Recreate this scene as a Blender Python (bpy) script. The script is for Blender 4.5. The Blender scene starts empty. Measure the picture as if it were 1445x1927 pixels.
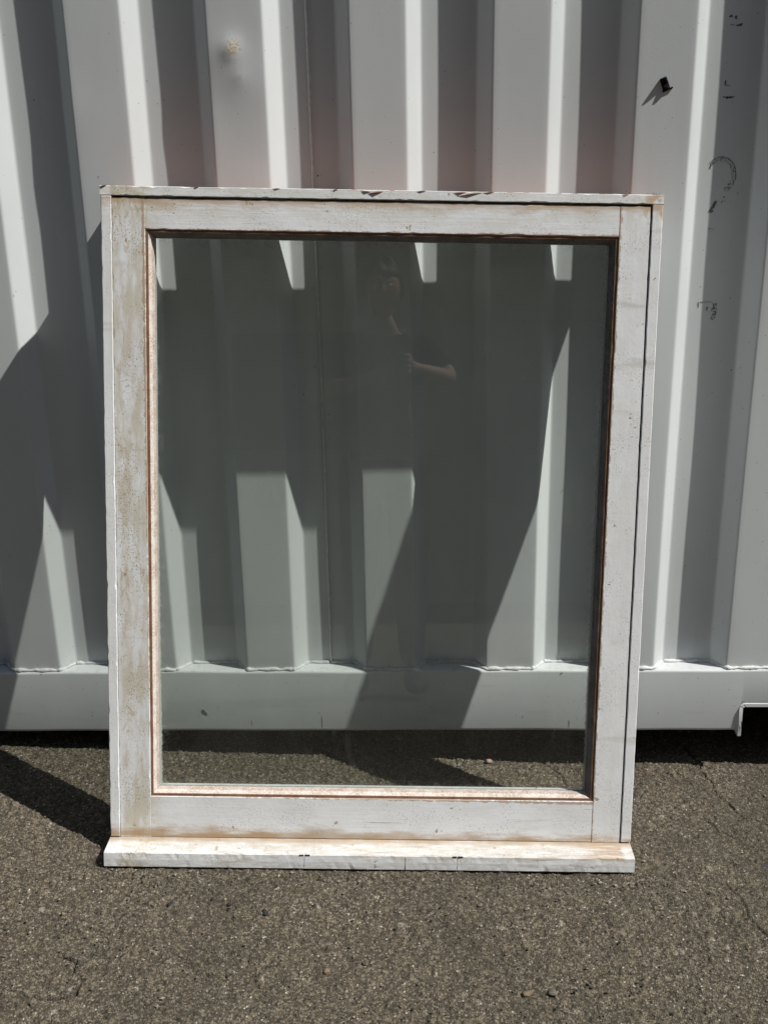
import bpy, bmesh, math, random
import numpy as np
from mathutils import Vector, Matrix

scene = bpy.context.scene
C = scene.collection
rnd = random.Random(7)
rng = np.random.default_rng(11)
rad = math.radians

# ------------------------------------------------------------------ camera
F_PX = 1978.1
YAW, PIT, ROL = -0.03533, 0.31908, 0.01959
CAM = Vector((0.01627, -2.15333, 1.33913))
fwd = Vector((math.sin(YAW)*math.cos(PIT), math.cos(YAW)*math.cos(PIT), -math.sin(PIT)))
rgt = Vector((math.cos(YAW), -math.sin(YAW), 0))
dwn = fwd.cross(rgt)
cr = math.cos(ROL)*rgt + math.sin(ROL)*dwn
cd = -math.sin(ROL)*rgt + math.cos(ROL)*dwn
cam_rot = Matrix((cr, -cd, -fwd)).transposed()
cam = bpy.data.cameras.new('camera')
cam.sensor_fit = 'HORIZONTAL'
cam.sensor_width = 36.0
cam.lens = F_PX/1445.0*36.0
cam.clip_start = 0.02
cam.clip_end = 500
cam_o = bpy.data.objects.new('camera', cam)
C.objects.link(cam_o)
cam_o.matrix_world = Matrix.Translation(CAM) @ cam_rot.to_4x4()
scene.camera = cam_o

# ------------------------------------------------------------------ light
AZ, EL = rad(71.4), rad(51.75)
SUN = Vector((math.cos(EL)*math.sin(AZ), -math.cos(EL)*math.cos(AZ), math.sin(EL)))
world = bpy.data.worlds.new('World')
scene.world = world
world.use_nodes = True
wn = world.node_tree
bg = wn.nodes['Background']
sky = wn.nodes.new('ShaderNodeTexSky')
sky.sky_type = 'NISHITA'
sky.sun_disc = False
sky.sun_elevation = EL
sky.sun_rotation = math.atan2(SUN.x, SUN.y)
wn.links.new(sky.outputs[0], bg.inputs[0])
bg.inputs[1].default_value = 0.05
sun = bpy.data.lights.new('sun', 'SUN')
sun.energy = 5.0
sun.angle = rad(0.5)
sun.color = (1.0, 0.96, 0.90)
sun_o = bpy.data.objects.new('sun', sun)
C.objects.link(sun_o)
sun_o.rotation_euler = SUN.to_track_quat('Z', 'Y').to_euler()
sun_o.location = SUN*20
scene.view_settings.view_transform = 'Standard'
scene.view_settings.look = 'None'
scene.view_settings.exposure = 0.16
scene.view_settings.gamma = 1.0
scene.view_settings.use_curve_mapping = False
scene.render.engine = 'CYCLES'
scene.cycles.max_bounces = 8
scene.cycles.diffuse_bounces = 3
scene.cycles.glossy_bounces = 3
scene.cycles.transparent_max_bounces = 12

# ------------------------------------------------------------------ helpers
def tag(o, label=None, cat=None, group=None, kind=None):
    if label: o['label'] = label
    if cat: o['category'] = cat
    if group: o['group'] = group
    if kind: o['kind'] = kind
    return o

def empty(name, M, label, cat, group=None):
    o = bpy.data.objects.new(name, None)
    C.objects.link(o)
    o.matrix_world = M
    return tag(o, label, cat, group)

def mesh_obj(name, verts, faces, mat=None, parent=None, smooth=False, mats=None, midx=None):
    me = bpy.data.meshes.new(name)
    me.from_pydata([tuple(v) for v in verts], [], faces)
    if mats:
        for m in mats: me.materials.append(m)
        if midx is not None: me.polygons.foreach_set('material_index', midx)
    elif mat: me.materials.append(mat)
    if smooth: me.polygons.foreach_set('use_smooth', [True]*len(me.polygons))
    me.update()
    o = bpy.data.objects.new(name, me)
    C.objects.link(o)
    if parent: o.parent = parent
    return o

def box_vf(x0, x1, y0, y1, z0, z1, b=0):
    bm = bmesh.new()
    bmesh.ops.create_cube(bm, size=1)
    for v in bm.verts:
        v.co = Vector((x0 + (v.co.x+.5)*(x1-x0), y0 + (v.co.y+.5)*(y1-y0), z0 + (v.co.z+.5)*(z1-z0)))
    if b: bmesh.ops.bevel(bm, geom=list(bm.edges), offset=b, segments=2, affect='EDGES', profile=.5)
    vs = [v.co.copy() for v in bm.verts]
    fs = [[v.index for v in f.verts] for f in bm.faces]
    bm.free()
    return vs, fs

def box(name, x0, x1, y0, y1, z0, z1, mat, parent=None, b=0):
    v, f = box_vf(x0, x1, y0, y1, z0, z1, b)
    return mesh_obj(name, v, f, mat, parent)

# ---- node helpers
class G:
    def __init__(s, name):
        s.m = bpy.data.materials.new(name)
        s.m.use_nodes = True
        s.t = s.m.node_tree
        s.b = s.t.nodes['Principled BSDF']
        s.out = s.t.nodes['Material Output']
    def n(s, typ, ins=None, **props):
        k = s.t.nodes.new('ShaderNode'+typ)
        for a, v in props.items(): setattr(k, a, v)
        for a, v in (ins or {}).items(): s.set(k.inputs[a], v)
        return k
    def set(s, sock, v):
        if isinstance(v, bpy.types.NodeSocket): s.t.links.new(v, sock)
        else:
            if sock.type == 'RGBA' and len(v) == 3: v = (*v, 1)
            sock.default_value = v
    def obj(s): return s.n('TexCoord').outputs['Object']
    def sep(s, v):
        k = s.n('SeparateXYZ', {0: v})
        return k.outputs[0], k.outputs[1], k.outputs[2]
    def scale(s, v, xyz): return s.n('Mapping', {'Vector': v, 'Scale': xyz}).outputs[0]
    def shift(s, v, xyz): return s.n('Mapping', {'Vector': v, 'Location': xyz}).outputs[0]
    def noise(s, v, sc, det=2, rough=.5, dist=0):
        return s.n('TexNoise', {'Vector': v, 'Scale': sc, 'Detail': det, 'Roughness': rough, 'Distortion': dist}).outputs[0]
    def vor(s, v, sc, feat='F1', out='Distance', rand=1.0):
        return s.n('TexVoronoi', {'Vector': v, 'Scale': sc, 'Randomness': rand}, feature=feat).outputs[out]
    def ma(s, op, a, b=0.0, c=0.0):
        return s.n('Math', {0: a, 1: b, 2: c}, operation=op).outputs[0]
    def mr(s, v, a, b, c=0.0, d=1.0):
        return s.n('MapRange', {'Value': v, 'From Min': a, 'From Max': b, 'To Min': c, 'To Max': d}, interpolation_type='SMOOTHSTEP').outputs[0]
    def mul(s, *a):
        r = a[0]
        for k in a[1:]: r = s.ma('MULTIPLY', r, k)
        return r
    def mix(s, f, a, b):
        k = s.n('Mix', {}, data_type='RGBA')
        s.set(k.inputs[0], f); s.set(k.inputs[6], a); s.set(k.inputs[7], b)
        return k.outputs[2]
    def bump(s, h, dist, strength=1.0, normal=None):
        k = s.n('Bump', {'Height': h, 'Distance': dist, 'Strength': strength})
        if normal is not None: s.set(k.inputs['Normal'], normal)
        return k.outputs[0]
    def fin(s, col=None, rough=None, normal=None, spec=None):
        if col is not None: s.set(s.b.inputs['Base Color'], col)
        if rough is not None: s.set(s.b.inputs['Roughness'], rough)
        if normal is not None: s.set(s.b.inputs['Normal'], normal)
        if spec is not None: s.set(s.b.inputs['Specular IOR Level'], spec)
        return s.m

def plain(name, col, rough=.6, spec=.4, var=.12, sc=30):
    g = G(name)
    o = g.obj()
    f = g.noise(o, sc, 4)
    c2 = tuple(x*(1-var*2) for x in col)
    return g.fin(g.mix(g.mr(f, .35, .65), col, c2), rough, None, spec)

# ------------------------------------------------------------------ materials
def container_paint():
    g = G('container_paint')
    o = g.obj()
    big = g.noise(g.scale(o, (1, 1, .35)), 5, 4)
    col = g.mix(g.mr(big, .3, .7), (.575, .608, .622), (.520, .553, .566))
    streak = g.noise(g.scale(o, (55, 55, 1.2)), 1.0, 4, .6)
    col = g.mix(g.mul(g.mr(streak, .56, .75), .10), col, (.42, .41, .37))
    x, y, z = g.sep(o)
    # chalky dirt along the rail where rain splashes
    low = g.mul(g.mr(z, .275, .255), g.mr(z, .244, .25), g.mr(g.noise(o, 60, 5, .7), .48, .66))
    col = g.mix(g.mul(low, .35), col, (.34, .32, .27))
    speck = g.mr(g.noise(o, 170, 1), .765, .785)
    col = g.mix(g.mul(speck, .8), col, (.20, .16, .12))
    sc_ = g.mul(g.mr(z, .25, .246), g.mr(g.noise(g.scale(o, (9, 9, 60)), 1.0, 5, .7), .55, .75))
    col = g.mix(g.mul(sc_, .30), col, (.36, .34, .30))
    # rust at the dents
    def spot(cx, cz, r):
        d = g.n('VectorMath', {0: o, 1: (cx, 0, cz)}, operation='DISTANCE').outputs['Value']
        return g.mr(d, r, r*.3)
    rust = g.ma('MAXIMUM', g.mul(spot(-.328, 1.556, .022), g.mr(g.noise(o, 230, 3, .7), .49, .55)), g.mul(spot(-.319, 1.503, .008), g.mr(g.noise(o, 300, 3, .7), .5, .56)))
    col = g.mix(g.mul(rust, .9), col, (.46, .30, .07))
    peel = g.noise(o, 420, 2)
    nb = g.bump(peel, .0005, .25)
    rgh = g.mr(g.noise(o, 60, 3), .3, .7, .44, .58)
    return g.fin(col, rgh, nb, .35)
M_PAINT = container_paint()
M_UNDER = plain('underfloor_steel', (.02, .019, .018), .8, .2)
M_WELD = plain('painted_weld', (.60, .615, .62), .5, .35, .1, 120)
M_SEAM = plain('pale_seam_sealant', (.66, .67, .67), .6, .3, .08, 120)
M_MARK = plain('glue_residue', (.085, .085, .085), .8, .2, .3, 200)
M_MARK2 = plain('faded_residue', (.22, .22, .22), .8, .2, .3, 200)
M_BLACK = plain('black_rubber', (.008, .008, .009), .9, .08, .2, 90)
M_RUSTY = plain('rusty_edge', (.16, .09, .05), .85, .2, .3, 140)

def asphalt():
    g = G('asphalt')
    o = g.obj()
    at = g.n('Attribute', attribute_name='stone', attribute_type='GEOMETRY').outputs['Color']
    cr_ = g.n('Attribute', attribute_name='crack', attribute_type='GEOMETRY').outputs['Fac']
    warp = g.n('VectorMath', {0: o, 1: g.n('VectorMath', {0: g.n('TexNoise', {'Vector': o, 'Scale': 260.0}).outputs[1], 'Scale': .003}, operation='SCALE').outputs[0]}, operation='ADD').outputs[0]
    vn = g.n('TexVoronoi', {'Vector': warp, 'Scale': 270.0})
    cv = g.sep(vn.outputs['Color'])[0]
    d = vn.outputs['Distance']
    col = g.mix(g.mr(g.noise(o, 7, 5), .35, .68), (.105, .089, .063), (.078, .066, .047))
    col = g.mix(.70, col, at)
    # stones of the mix
    col = g.mix(g.mul(g.mr(cv, .55, .95), .85), col, (.25, .215, .16))
    col = g.mix(g.mul(g.mr(cv, .28, .0), .85), col, (.034, .031, .026))
    col = g.mix(g.mul(g.mr(cv, .982, .992), g.mr(d, .6, .3)), col, (.52, .49, .44))
    col = g.mix(g.mul(g.mr(d, .42, .75), .55), col, (.040, .037, .032))
    big = g.noise(o, 1.7, 4, .6)
    col = g.mix(g.mul(g.mr(big, .46, .64), .42), col, (.045, .039, .030))
    col = g.mix(cr_, col, (.022, .02, .017))
    h = g.ma('ADD', g.mul(g.ma('SUBTRACT', .6, d), 1.0), g.mul(g.noise(o, 700, 3, .6), .7))
    nb = g.bump(h, .0028, 1.0)
    return g.fin(col, .88, nb, .25)
M_ASPH = asphalt()

def window_paint(name, vert, sill=False):
    g = G(name)
    o = g.obj()
    x, y, z = g.sep(o)
    big = g.noise(o, 9, 5, .6)
    col = g.mix(g.mr(big, .3, .7), (.768, .795, .825), (.69, .712, .735))
    along = (230, 230, 5) if vert else (5, 230, 230)
    grain = g.noise(g.scale(o, along), 1.0, 4, .65)
    fine = g.noise(g.scale(o, (420, 420, 14) if vert else (14, 420, 420)), 1.0, 3, .6)
    # beige weathering, heaviest on the left stile and under the head
    left = g.mr(x, .125, .06)
    side = g.mul(left, g.mr(x, .018, .028))
    cloud = g.noise(g.scale(o, (34, 34, 8) if vert else (8, 34, 30)), 1.0, 6, .72)
    wk = g.ma('ADD', .15, g.mul(side, .60))
    wk = g.ma('ADD', wk, g.mul(g.mr(z, 1.20, 1.25), .25))
    bei = g.mul(g.mr(cloud, .36, .60), wk)
    col = g.mix(bei, col, (.50, .455, .345))
    # tide marks
    tn = g.noise(g.scale(o, (30, 30, 9)), 1.0, 3, .5, 1.2)
    tide = g.mul(g.mr(g.ma('ABSOLUTE', g.ma('SUBTRACT', tn, .52)), .012, .003), g.mul(side, .4))
    col = g.mix(tide, col, (.36, .26, .13))
    # lifted specks
    sreg = g.mr(g.noise(g.shift(o, (3, 1, 7)), 14, 4, .6), .42, .62)
    sp = g.mr(g.noise(g.scale(o, (420, 420, 250) if vert else (250, 420, 420)), 1.0, 2, .55), .57, .64)
    col = g.mix(g.mul(sp, g.mul(sreg, g.ma('ADD', .55, g.mul(side, .4)))), col, (.25, .205, .13))
    # cracked grain
    greg = g.mul(g.mr(g.noise(g.shift(o, (9, 4, 2)), 8, 3), .52, .66), .35 if vert else 1.0)
    ck = g.mul(g.mr(grain, .62, .70), greg)
    col = g.mix(g.mul(ck, .75), col, (.24, .215, .17))
    # paint gone to bare wood in chips
    chip = g.mul(g.mr(g.noise(g.shift(o, (1, 8, 3)), 34, 4, .7), .665, .68), .9)
    col = g.mix(chip, col, (.36, .27, .17))
    # brown run-off lines at the bottom rail and below the head
    en = g.ma('ADD', z, g.mul(g.ma('SUBTRACT', g.noise(g.scale(o, (13, 13, 60)), 1.0, 4, .6), .5), .05))
    low = g.mul(g.mr(en, .026, .004), g.mr(g.noise(g.shift(o, (2, 0, 0)), 6, 3), .3, .55, .45, 1))
    low = g.mul(low, g.mr(z, -.004, .0005))
    if not sill: col = g.mix(g.mul(low, .85), col, (.36, .215, .085))
    hi = g.mul(g.mr(en, 1.240, 1.262), g.mr(z, 1.2625, 1.2605))
    col = g.mix(g.mul(hi, .7), col, (.42, .27, .14))
    hr = g.mul(g.mr(en, 1.20, 1.252), g.mr(x, .985, 1.03), g.mr(g.noise(o, 36, 3), .45, .58))
    col = g.mix(g.mul(hr, .8), col, (.45, .33, .18))
    # worn arrises round the glazed opening
    ew = g.ma('ADD', g.mul(g.noise(g.scale(o, (60, 60, 60)), 1.0, 5, .7), .016), -.0055)
    if vert: de = g.ma('MINIMUM', g.ma('ABSOLUTE', g.ma('SUBTRACT', x, .0822)), g.ma('ABSOLUTE', g.ma('SUBTRACT', x, .972)))
    else: de = g.ma('MINIMUM', g.ma('ABSOLUTE', g.ma('SUBTRACT', z, 1.203)), g.ma('ABSOLUTE', g.ma('SUBTRACT', z, .089)))
    col = g.mix(g.mul(g.mr(g.ma('SUBTRACT', de, ew), .0006, -.0006), .75), col, (.37, .25, .16))
    # dull grey smears
    sm = g.mr(g.noise(g.scale(o, (4, 30, 26)), 1.0, 4, .6, .6), .58, .72)
    col = g.mix(g.mul(sm, .42), col, (.44, .415, .36))
    if sill:
        yn = g.ma('ADD', y, g.mul(g.ma('SUBTRACT', g.noise(g.scale(o, (16, 90, 90)), 1.0, 5, .7), .5), .022))
        back = g.mul(g.mr(yn, -.015, -.003), g.mr(z, -.012, -.006), g.mr(g.noise(g.scale(o, (9, 9, 9)), 1.0, 3), .32, .55, .35, 1))
        col = g.mix(g.mul(back, .85), col, (.36, .235, .115))
        rp = g.mul(g.mr(x, .90, .985), g.mr(g.noise(g.scale(o, (11, 150, 150)), 1.0, 5, .65), .38, .52), g.mr(x, 1.035, 1.025), g.mr(z, -.0105, -.0045))
        col = g.mix(g.mul(rp, .85), col, (.36, .22, .10))
        top = g.mr(z, -.0125, -.0085)
        col = g.mix(g.mul(top, g.mr(g.noise(g.scale(o, (22, 80, 80)), 1.0, 6, .75), .35, .62, .12, .6)), col, (.46, .40, .33))
        gs = g.mr(g.noise(g.scale(o, (14, 60, 60)), 1.0, 5, .7), .44, .66)
        col = g.mix(g.mul(gs, .55), col, (.38, .345, .285))
        dk = g.mul(g.mr(g.noise(o, 110, 5, .75), .60, .68), g.mr(g.noise(o, 13, 3), .46, .6))
        col = g.mix(g.mul(dk, .75), col, (.17, .11, .07))
    h = g.ma('ADD', g.mul(grain, .30 if vert else .55), g.ma('ADD', g.mul(fine, .25), g.mul(ck, -1.0)))
    h = g.ma('ADD', h, g.mul(chip, -.9))
    h = g.ma('ADD', h, g.mul(g.noise(o, 130, 3), .5))
    nb = g.bump(h, .0008, .6)
    return g.fin(col, .62, nb, .3)
M_PV = window_paint('old_white_paint_upright', True)
M_PH = window_paint('old_white_paint_level', False)
M_PS = window_paint('old_white_paint_sill', False, True)

def bare(name, c1, c2, c3, thr=.5):
    g = G(name)
    o = g.obj()
    a = g.noise(g.scale(o, (40, 40, 40)), 1.0, 5, .65)
    b = g.noise(g.scale(o, (300, 300, 300)), 1.0, 3, .6)
    col = g.mix(g.mr(a, .35, .65), c1, c2)
    col = g.mix(g.mul(g.mr(b, thr, thr+.14), .7), col, c3)
    return g.fin(col, .75, g.bump(b, .0008, .6), .2)
M_BAND = bare('bare_brown_wood', (.22, .125, .08), (.16, .085, .055), (.36, .25, .18), .58)
M_BEAD = bare('worn_bead_paint', (.60, .55, .51), (.46, .37, .31), (.70, .68, .655), .46)
M_BEADM = bare('dull_bead', (.46, .41, .37), (.33, .26, .21), (.58, .54, .50), .48)
M_BEADSH = bare('shade_dark_bead', (.155, .15, .148), (.10, .097, .095), (.24, .21, .19), .52)  # right and top beads: their shade is put into a darker bead colour
M_REDW = bare('raw_red_wood', (.41, .25, .19), (.34, .18, .135), (.25, .15, .11), .6)
M_SPLIT = bare('split_wood', (.22, .11, .075), (.30, .16, .11), (.10, .06, .04), .55)

def glass_mat():
    g = G('window_glass')
    o = g.obj()
    back = g.n('NewGeometry').outputs['Backfacing']
    ior = g.mr(back, 0, 1, 1.5, 1/1.5)
    fr = g.n('Fresnel', {'IOR': ior}).outputs[0]
    tr = g.n('BsdfTransparent', {'Color': (.966, .982, .966, 1)}).outputs[0]
    gl = g.n('BsdfGlossy', {'Color': (1, 1, 1, 1), 'Roughness': 0.0}).outputs[0]
    m1 = g.n('MixShader', {0: fr, 1: tr, 2: gl}).outputs[0]
    film = g.mr(g.noise(g.scale(o, (9, 9, 3)), 1.0, 5, .65), .35, .75, .002, .008)
    runs = g.mul(g.mr(g.noise(g.scale(o, (170, 1, 3)), 1.0, 3, .6), .66, .74), g.mr(g.noise(o, 5, 2), .46, .60), .07)
    dust = g.mul(g.mr(g.noise(o, 330, 2, .6), .72, .735), g.mr(g.noise(o, 11, 2), .48, .60), .34)
    x, y, z = g.sep(o)
    dx = g.ma('MINIMUM', g.ma('SUBTRACT', x, .094), g.ma('SUBTRACT', .958, x))
    dz = g.ma('MINIMUM', g.ma('SUBTRACT', z, .102), g.ma('SUBTRACT', 1.190, z))
    de = g.ma('MINIMUM', dx, dz)
    edge = g.mul(g.mr(de, .022, .0), g.mr(g.noise(o, 90, 5, .7), .42, .72), .16)
    crust = g.mul(g.mr(g.ma('SUBTRACT', dx, g.mul(g.noise(o, 160, 4, .7), .012)), -.002, -.004), .55)
    smear = g.mul(g.mr(g.noise(g.scale(g.shift(o, (4, 0, 2)), (14, 1, 5)), 1.0, 4, .6, 2.0), .60, .68), g.mr(g.noise(o, 4, 2), .5, .6), .018)
    scr = g.mul(g.mr(g.ma('ABSOLUTE', g.ma('SUBTRACT', g.noise(g.shift(o, (7, 2, 9)), 13, 2, .4, 1.5), .5)), .0022, .0008), g.mr(g.noise(g.shift(o, (1, 2, 3)), 9, 2), .58, .66), .10)
    f = g.ma('ADD', film, g.ma('ADD', runs, g.ma('ADD', dust, g.ma('ADD', edge, g.ma('ADD', crust, g.ma('ADD', smear, scr))))))
    df = g.n('BsdfDiffuse', {'Color': (.55, .58, .54, 1)}).outputs[0]
    m2 = g.n('MixShader', {0: f, 1: m1, 2: df}).outputs[0]
    g.t.links.new(m2, g.out.inputs[0])
    return g.m
M_GLASS = glass_mat()

# ------------------------------------------------------------------ ground
def ground_z(x, y):
    xc = np.clip(x, -2.6, 2.6)
    A = -.2352 - .03725*xc
    B = -.2491 - .0214*xc
    t = np.clip(-y/.39, 0, 2.2)
    return .25 + A + (B-A)*t - .002

def value_noise(nx, ny, cells, seed):
    r = np.random.default_rng(seed)
    gy, gx = cells
    gr = r.random((gy+2, gx+2))
    yy = np.linspace(0, gy, ny, endpoint=False); xx = np.linspace(0, gx, nx, endpoint=False)
    y0 = yy.astype(int); x0 = xx.astype(int)
    fy = (yy-y0)[:, None]; fx = (xx-x0)[None, :]
    fy = fy*fy*(3-2*fy); fx = fx*fx*(3-2*fx)
    a = gr[y0][:, x0]; b = gr[y0][:, x0+1]; c = gr[y0+1][:, x0]; d = gr[y0+1][:, x0+1]
    return (a*(1-fx)+b*fx)*(1-fy) + (c*(1-fx)+d*fx)*fy - .5

CRACKS = [
    [(.655, .10), (.663, .01), (.668, -.05), (.674, -.091), (.688, -.14), (.70, -.184), (.725, -.20), (.753, -.217), (.80, -.25)],
    [(.60, -.40), (.621, -.447), (.626, -.48), (.63, -.502), (.640, -.53), (.648, -.555), (.67, -.60)],
    [(.54, -.50), (.532, -.534), (.515, -.60), (.49, -.66), (.485, -.685), (.49, -.76)],
    [(-.648, -.626), (-.62, -.632), (-.606, -.637), (-.597, -.66), (-.587, -.667), (-.575, -.682), (-.584, -.709)],
    [(-.70, -.70), (-.67, -.715), (-.644, -.723), (-.60, -.72)],
    [(.60, -.02), (.64, -.09), (.60, -.16), (.63, -.22), (.70, -.30), (.78, -.33)],
    [(.30, .02), (.33, -.03), (.345, -.07)],
]

def build_ground():
    res = .0023
    fx0, fx1, fy0, fy1 = -1.08, .98, -.93, .22
    xf = np.arange(fx0, fx1, res); yf = np.arange(fy0, fy1, res)
    nx, ny = len(xf), len(yf)
    H = np.zeros((ny, nx)); Cc = np.zeros((ny, nx, 3)); K = np.zeros((ny, nx))
    Cc[:] = (.092, .078, .055)
    for cells, amp in (((3, 6), .006), ((14, 26), .0025), ((60, 110), .0014), ((210, 380), .0014)):
        H += value_noise(nx, ny, cells, cells[0])*amp*1.6
    pal = np.array([(.135, .114, .081), (.115, .097, .069), (.090, .076, .055), (.165, .141, .102), (.070, .059, .043), (.22, .19, .14), (.155, .119, .078), (.12, .106, .083), (.030, .029, .027), (.42, .39, .33)])
    pw = np.array([.18, .17, .16, .14, .13, .08, .06, .04, .025, .015])
    N = 42000
    px = rng.uniform(fx0+.02, fx1-.02, N); py = rng.uniform(fy0+.02, fy1-.02, N)
    pr = rng.gamma(2.6, .00085, N)+.0016
    bigs = rng.random(N) < .035
    pr[bigs] = rng.uniform(.0042, .0075, bigs.sum())
    pr = np.clip(pr, .0018, .0105)
    ph = pr*rng.uniform(.15, .50, N)
    pa = rng.uniform(0, math.pi, N); pe = rng.uniform(.55, 1, N)
    pc = pal[rng.choice(len(pal), N, p=pw)]*rng.uniform(.94, 1.26, (N, 1))
    for i in range(N):
        r = pr[i]
        c = int((px[i]-fx0)/res); w = int(r/res)+1
        rr = int((py[i]-fy0)/res)
        if c-w < 0 or rr-w < 0 or c+w+1 > nx or rr+w+1 > ny: continue
        sx = xf[c-w:c+w+1]-px[i]; sy = (yf[rr-w:rr+w+1]-py[i])[:, None]
        ca, sa = math.cos(pa[i]), math.sin(pa[i])
        a = sx*ca+sy*sa; b = (-sx*sa+sy*ca)/pe[i]
        d = (np.abs(a)**2.6+np.abs(b)**2.6)**(1/2.6)/r
        m = d < 1
        if not m.any(): continue
        sub = H[rr-w:rr+w+1, c-w:c+w+1]
        dome = (1-d**3)*ph[i]
        sub[m] += dome[m]*.9
        Cc[rr-w:rr+w+1, c-w:c+w+1][m] = pc[i]
    X, Y = np.meshgrid(xf, yf)
    wob = value_noise(nx, ny, (80, 140), 77)*.010 + value_noise(nx, ny, (25, 45), 78)*.02
    wob2 = value_noise(nx, ny, (80, 140), 79)*.010
    for ci, path in enumerate(CRACKS):
        str_ = (1, .6, .3, 1, .7, .5, .6)[ci]
        xs = [p[0] for p in path]; ys = [p[1] for p in path]
        bx0, bx1, by0, by1 = min(xs)-.04, max(xs)+.04, min(ys)-.04, max(ys)+.04
        i0, i1 = np.searchsorted(xf, (bx0, bx1)); j0, j1 = np.searchsorted(yf, (by0, by1))
        if i1 <= i0 or j1 <= j0: continue
        sx = X[j0:j1, i0:i1]+wob[j0:j1, i0:i1]; sy = Y[j0:j1, i0:i1]+wob2[j0:j1, i0:i1]
        dm = np.full(sx.shape, 9.)
        for (ax, ay), (bx, by) in zip(path[:-1], path[1:]):
            dx, dy = bx-ax, by-ay
            t = np.clip(((sx-ax)*dx+(sy-ay)*dy)/(dx*dx+dy*dy), 0, 1)
            dm = np.minimum(dm, np.hypot(sx-ax-t*dx, sy-ay-t*dy))
        wv = .0028+.004*(value_noise(nx, ny, (30, 50), 80)[j0:j1, i0:i1])
        k = np.clip(1-dm/np.maximum(wv, .0012), 0, 1)
        H[j0:j1, i0:i1] -= .008*str_*np.minimum(1, k*1.6)
        K[j0:j1, i0:i1] = np.maximum(K[j0:j1, i0:i1], np.minimum(1, k*1.3)*str_)
        lip = np.exp(-(dm/.012)**2)*.0012
        H[j0:j1, i0:i1] += lip
    # small settled step along the right-hand crack
    # fade relief at borders
    ex = np.minimum(1, np.minimum(X-fx0, fx1-X)/.04); ey = np.minimum(1, np.minimum(Y-fy0, fy1-Y)/.04)
    H *= np.clip(np.minimum(ex, ey), 0, 1)
    # under the sill the surface is worn level
    out = np.geomspace(.03, 70, 26)
    xs = np.concatenate([fx0-out[::-1], xf, fx1+out]); ys = np.concatenate([fy0-out[::-1], yf, fy1+out])
    n = len(out)
    Z = np.zeros((len(ys), len(xs)))
    GX, GY = np.meshgrid(xs, ys)
    Z = ground_z(GX, GY)
    Z[n:n+ny, n:n+nx] += H-.0012
    CC = np.zeros((len(ys), len(xs), 4)); CC[...] = (.095, .080, .057, 1); CC[n:n+ny, n:n+nx, :3] = Cc
    KK = np.zeros((len(ys), len(xs))); KK[n:n+ny, n:n+nx] = K
    co = np.stack([GX, GY, Z], -1).reshape(-1, 3)
    R, Q = len(ys), len(xs)
    idx = np.arange(R*Q).reshape(R, Q)
    f = np.stack([idx[:-1, :-1], idx[:-1, 1:], idx[1:, 1:], idx[1:, :-1]], -1).reshape(-1, 4)
    me = bpy.data.meshes.new('asphalt_ground')
    me.vertices.add(len(co)); me.vertices.foreach_set('co', co.ravel())
    me.loops.add(f.size); me.loops.foreach_set('vertex_index', f.ravel().astype(np.int32))
    me.polygons.add(len(f)); me.polygons.foreach_set('loop_start', np.arange(0, f.size, 4, dtype=np.int32))
    me.polygons.foreach_set('use_smooth', np.ones(len(f), bool))
    me.update(calc_edges=True)
    a = me.attributes.new('stone', 'FLOAT_COLOR', 'POINT'); a.data.foreach_set('color', CC.reshape(-1))
    a = me.attributes.new('crack', 'FLOAT', 'POINT'); a.data.foreach_set('value', KK.ravel())
    me.materials.append(M_ASPH)
    o = bpy.data.objects.new('asphalt_ground', me)
    C.objects.link(o)
    o['kind'] = 'structure'
    o['label'] = 'coarse grey brown asphalt yard with cracks'
    return o
build_ground()

# ------------------------------------------------------------------ container
PIT_W, X0, FLAT, SL, DEP = .27, .001, .1089, .02653, .036
ZT = .25            # top of the bottom rail
ZTOP = 2.42
cont = empty('shipping_container', Matrix.Translation((0, 0, 0)), 'white corrugated steel shipping container standing behind the leaning window', 'container')

def wall_profile(xa, xb):
    """points (x, y) of the corrugation between xa and xb with rounded bends"""
    corners = []
    k0 = math.floor((xa-X0)/PIT_W)-1; k1 = math.ceil((xb-X0)/PIT_W)+2
    for k in range(k0, k1+1):
        e = X0+k*PIT_W
        corners += [(e-FLAT-SL, DEP), (e-FLAT, 0.0), (e, 0.0), (e+SL, DEP)]
    pts = []
    for i in range(1, len(corners)-1):
        p = Vector(corners[i]); a = (Vector(corners[i-1])-p).normalized(); b = (Vector(corners[i+1])-p).normalized()
        r = .0045
        p0 = p+a*r; p1 = p+b*r
        for s in range(6):
            t = s/5
            q = p0*(1-t)**2 + p*2*t*(1-t) + p1*t*t
            pts.append((q.x, q.y))
        nx_ = corners[i+1]
        d = Vector(nx_)-p; L = d.length-2*r
        m = max(1, int(L/.009))
        for s in range(1, m):
            q = p1 + d.normalized()*(L*s/m)
            pts.append((q.x, q.y))
    pts = [p for p in pts if xa < p[0] < xb]
    def yat(x):
        for k in range(k0, k1+1):
            e = X0+k*PIT_W
            if e-FLAT <= x <= e: return 0.0
            if e <= x <= e+SL: return DEP*(x-e)/SL
            if e-FLAT-SL <= x <= e-FLAT: return DEP*(1-(x-(e-FLAT-SL))/SL)
        return DEP
    return [(xa, yat(xa))]+pts+[(xb, yat(xb))]

def wavy(x, z):
    return (.0008*math.sin(2.1*z+7*x+1.3)+.0004*math.sin(5.3*z-11*x)+.0002*math.sin(9.7*z+23*x+2.0))

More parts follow.
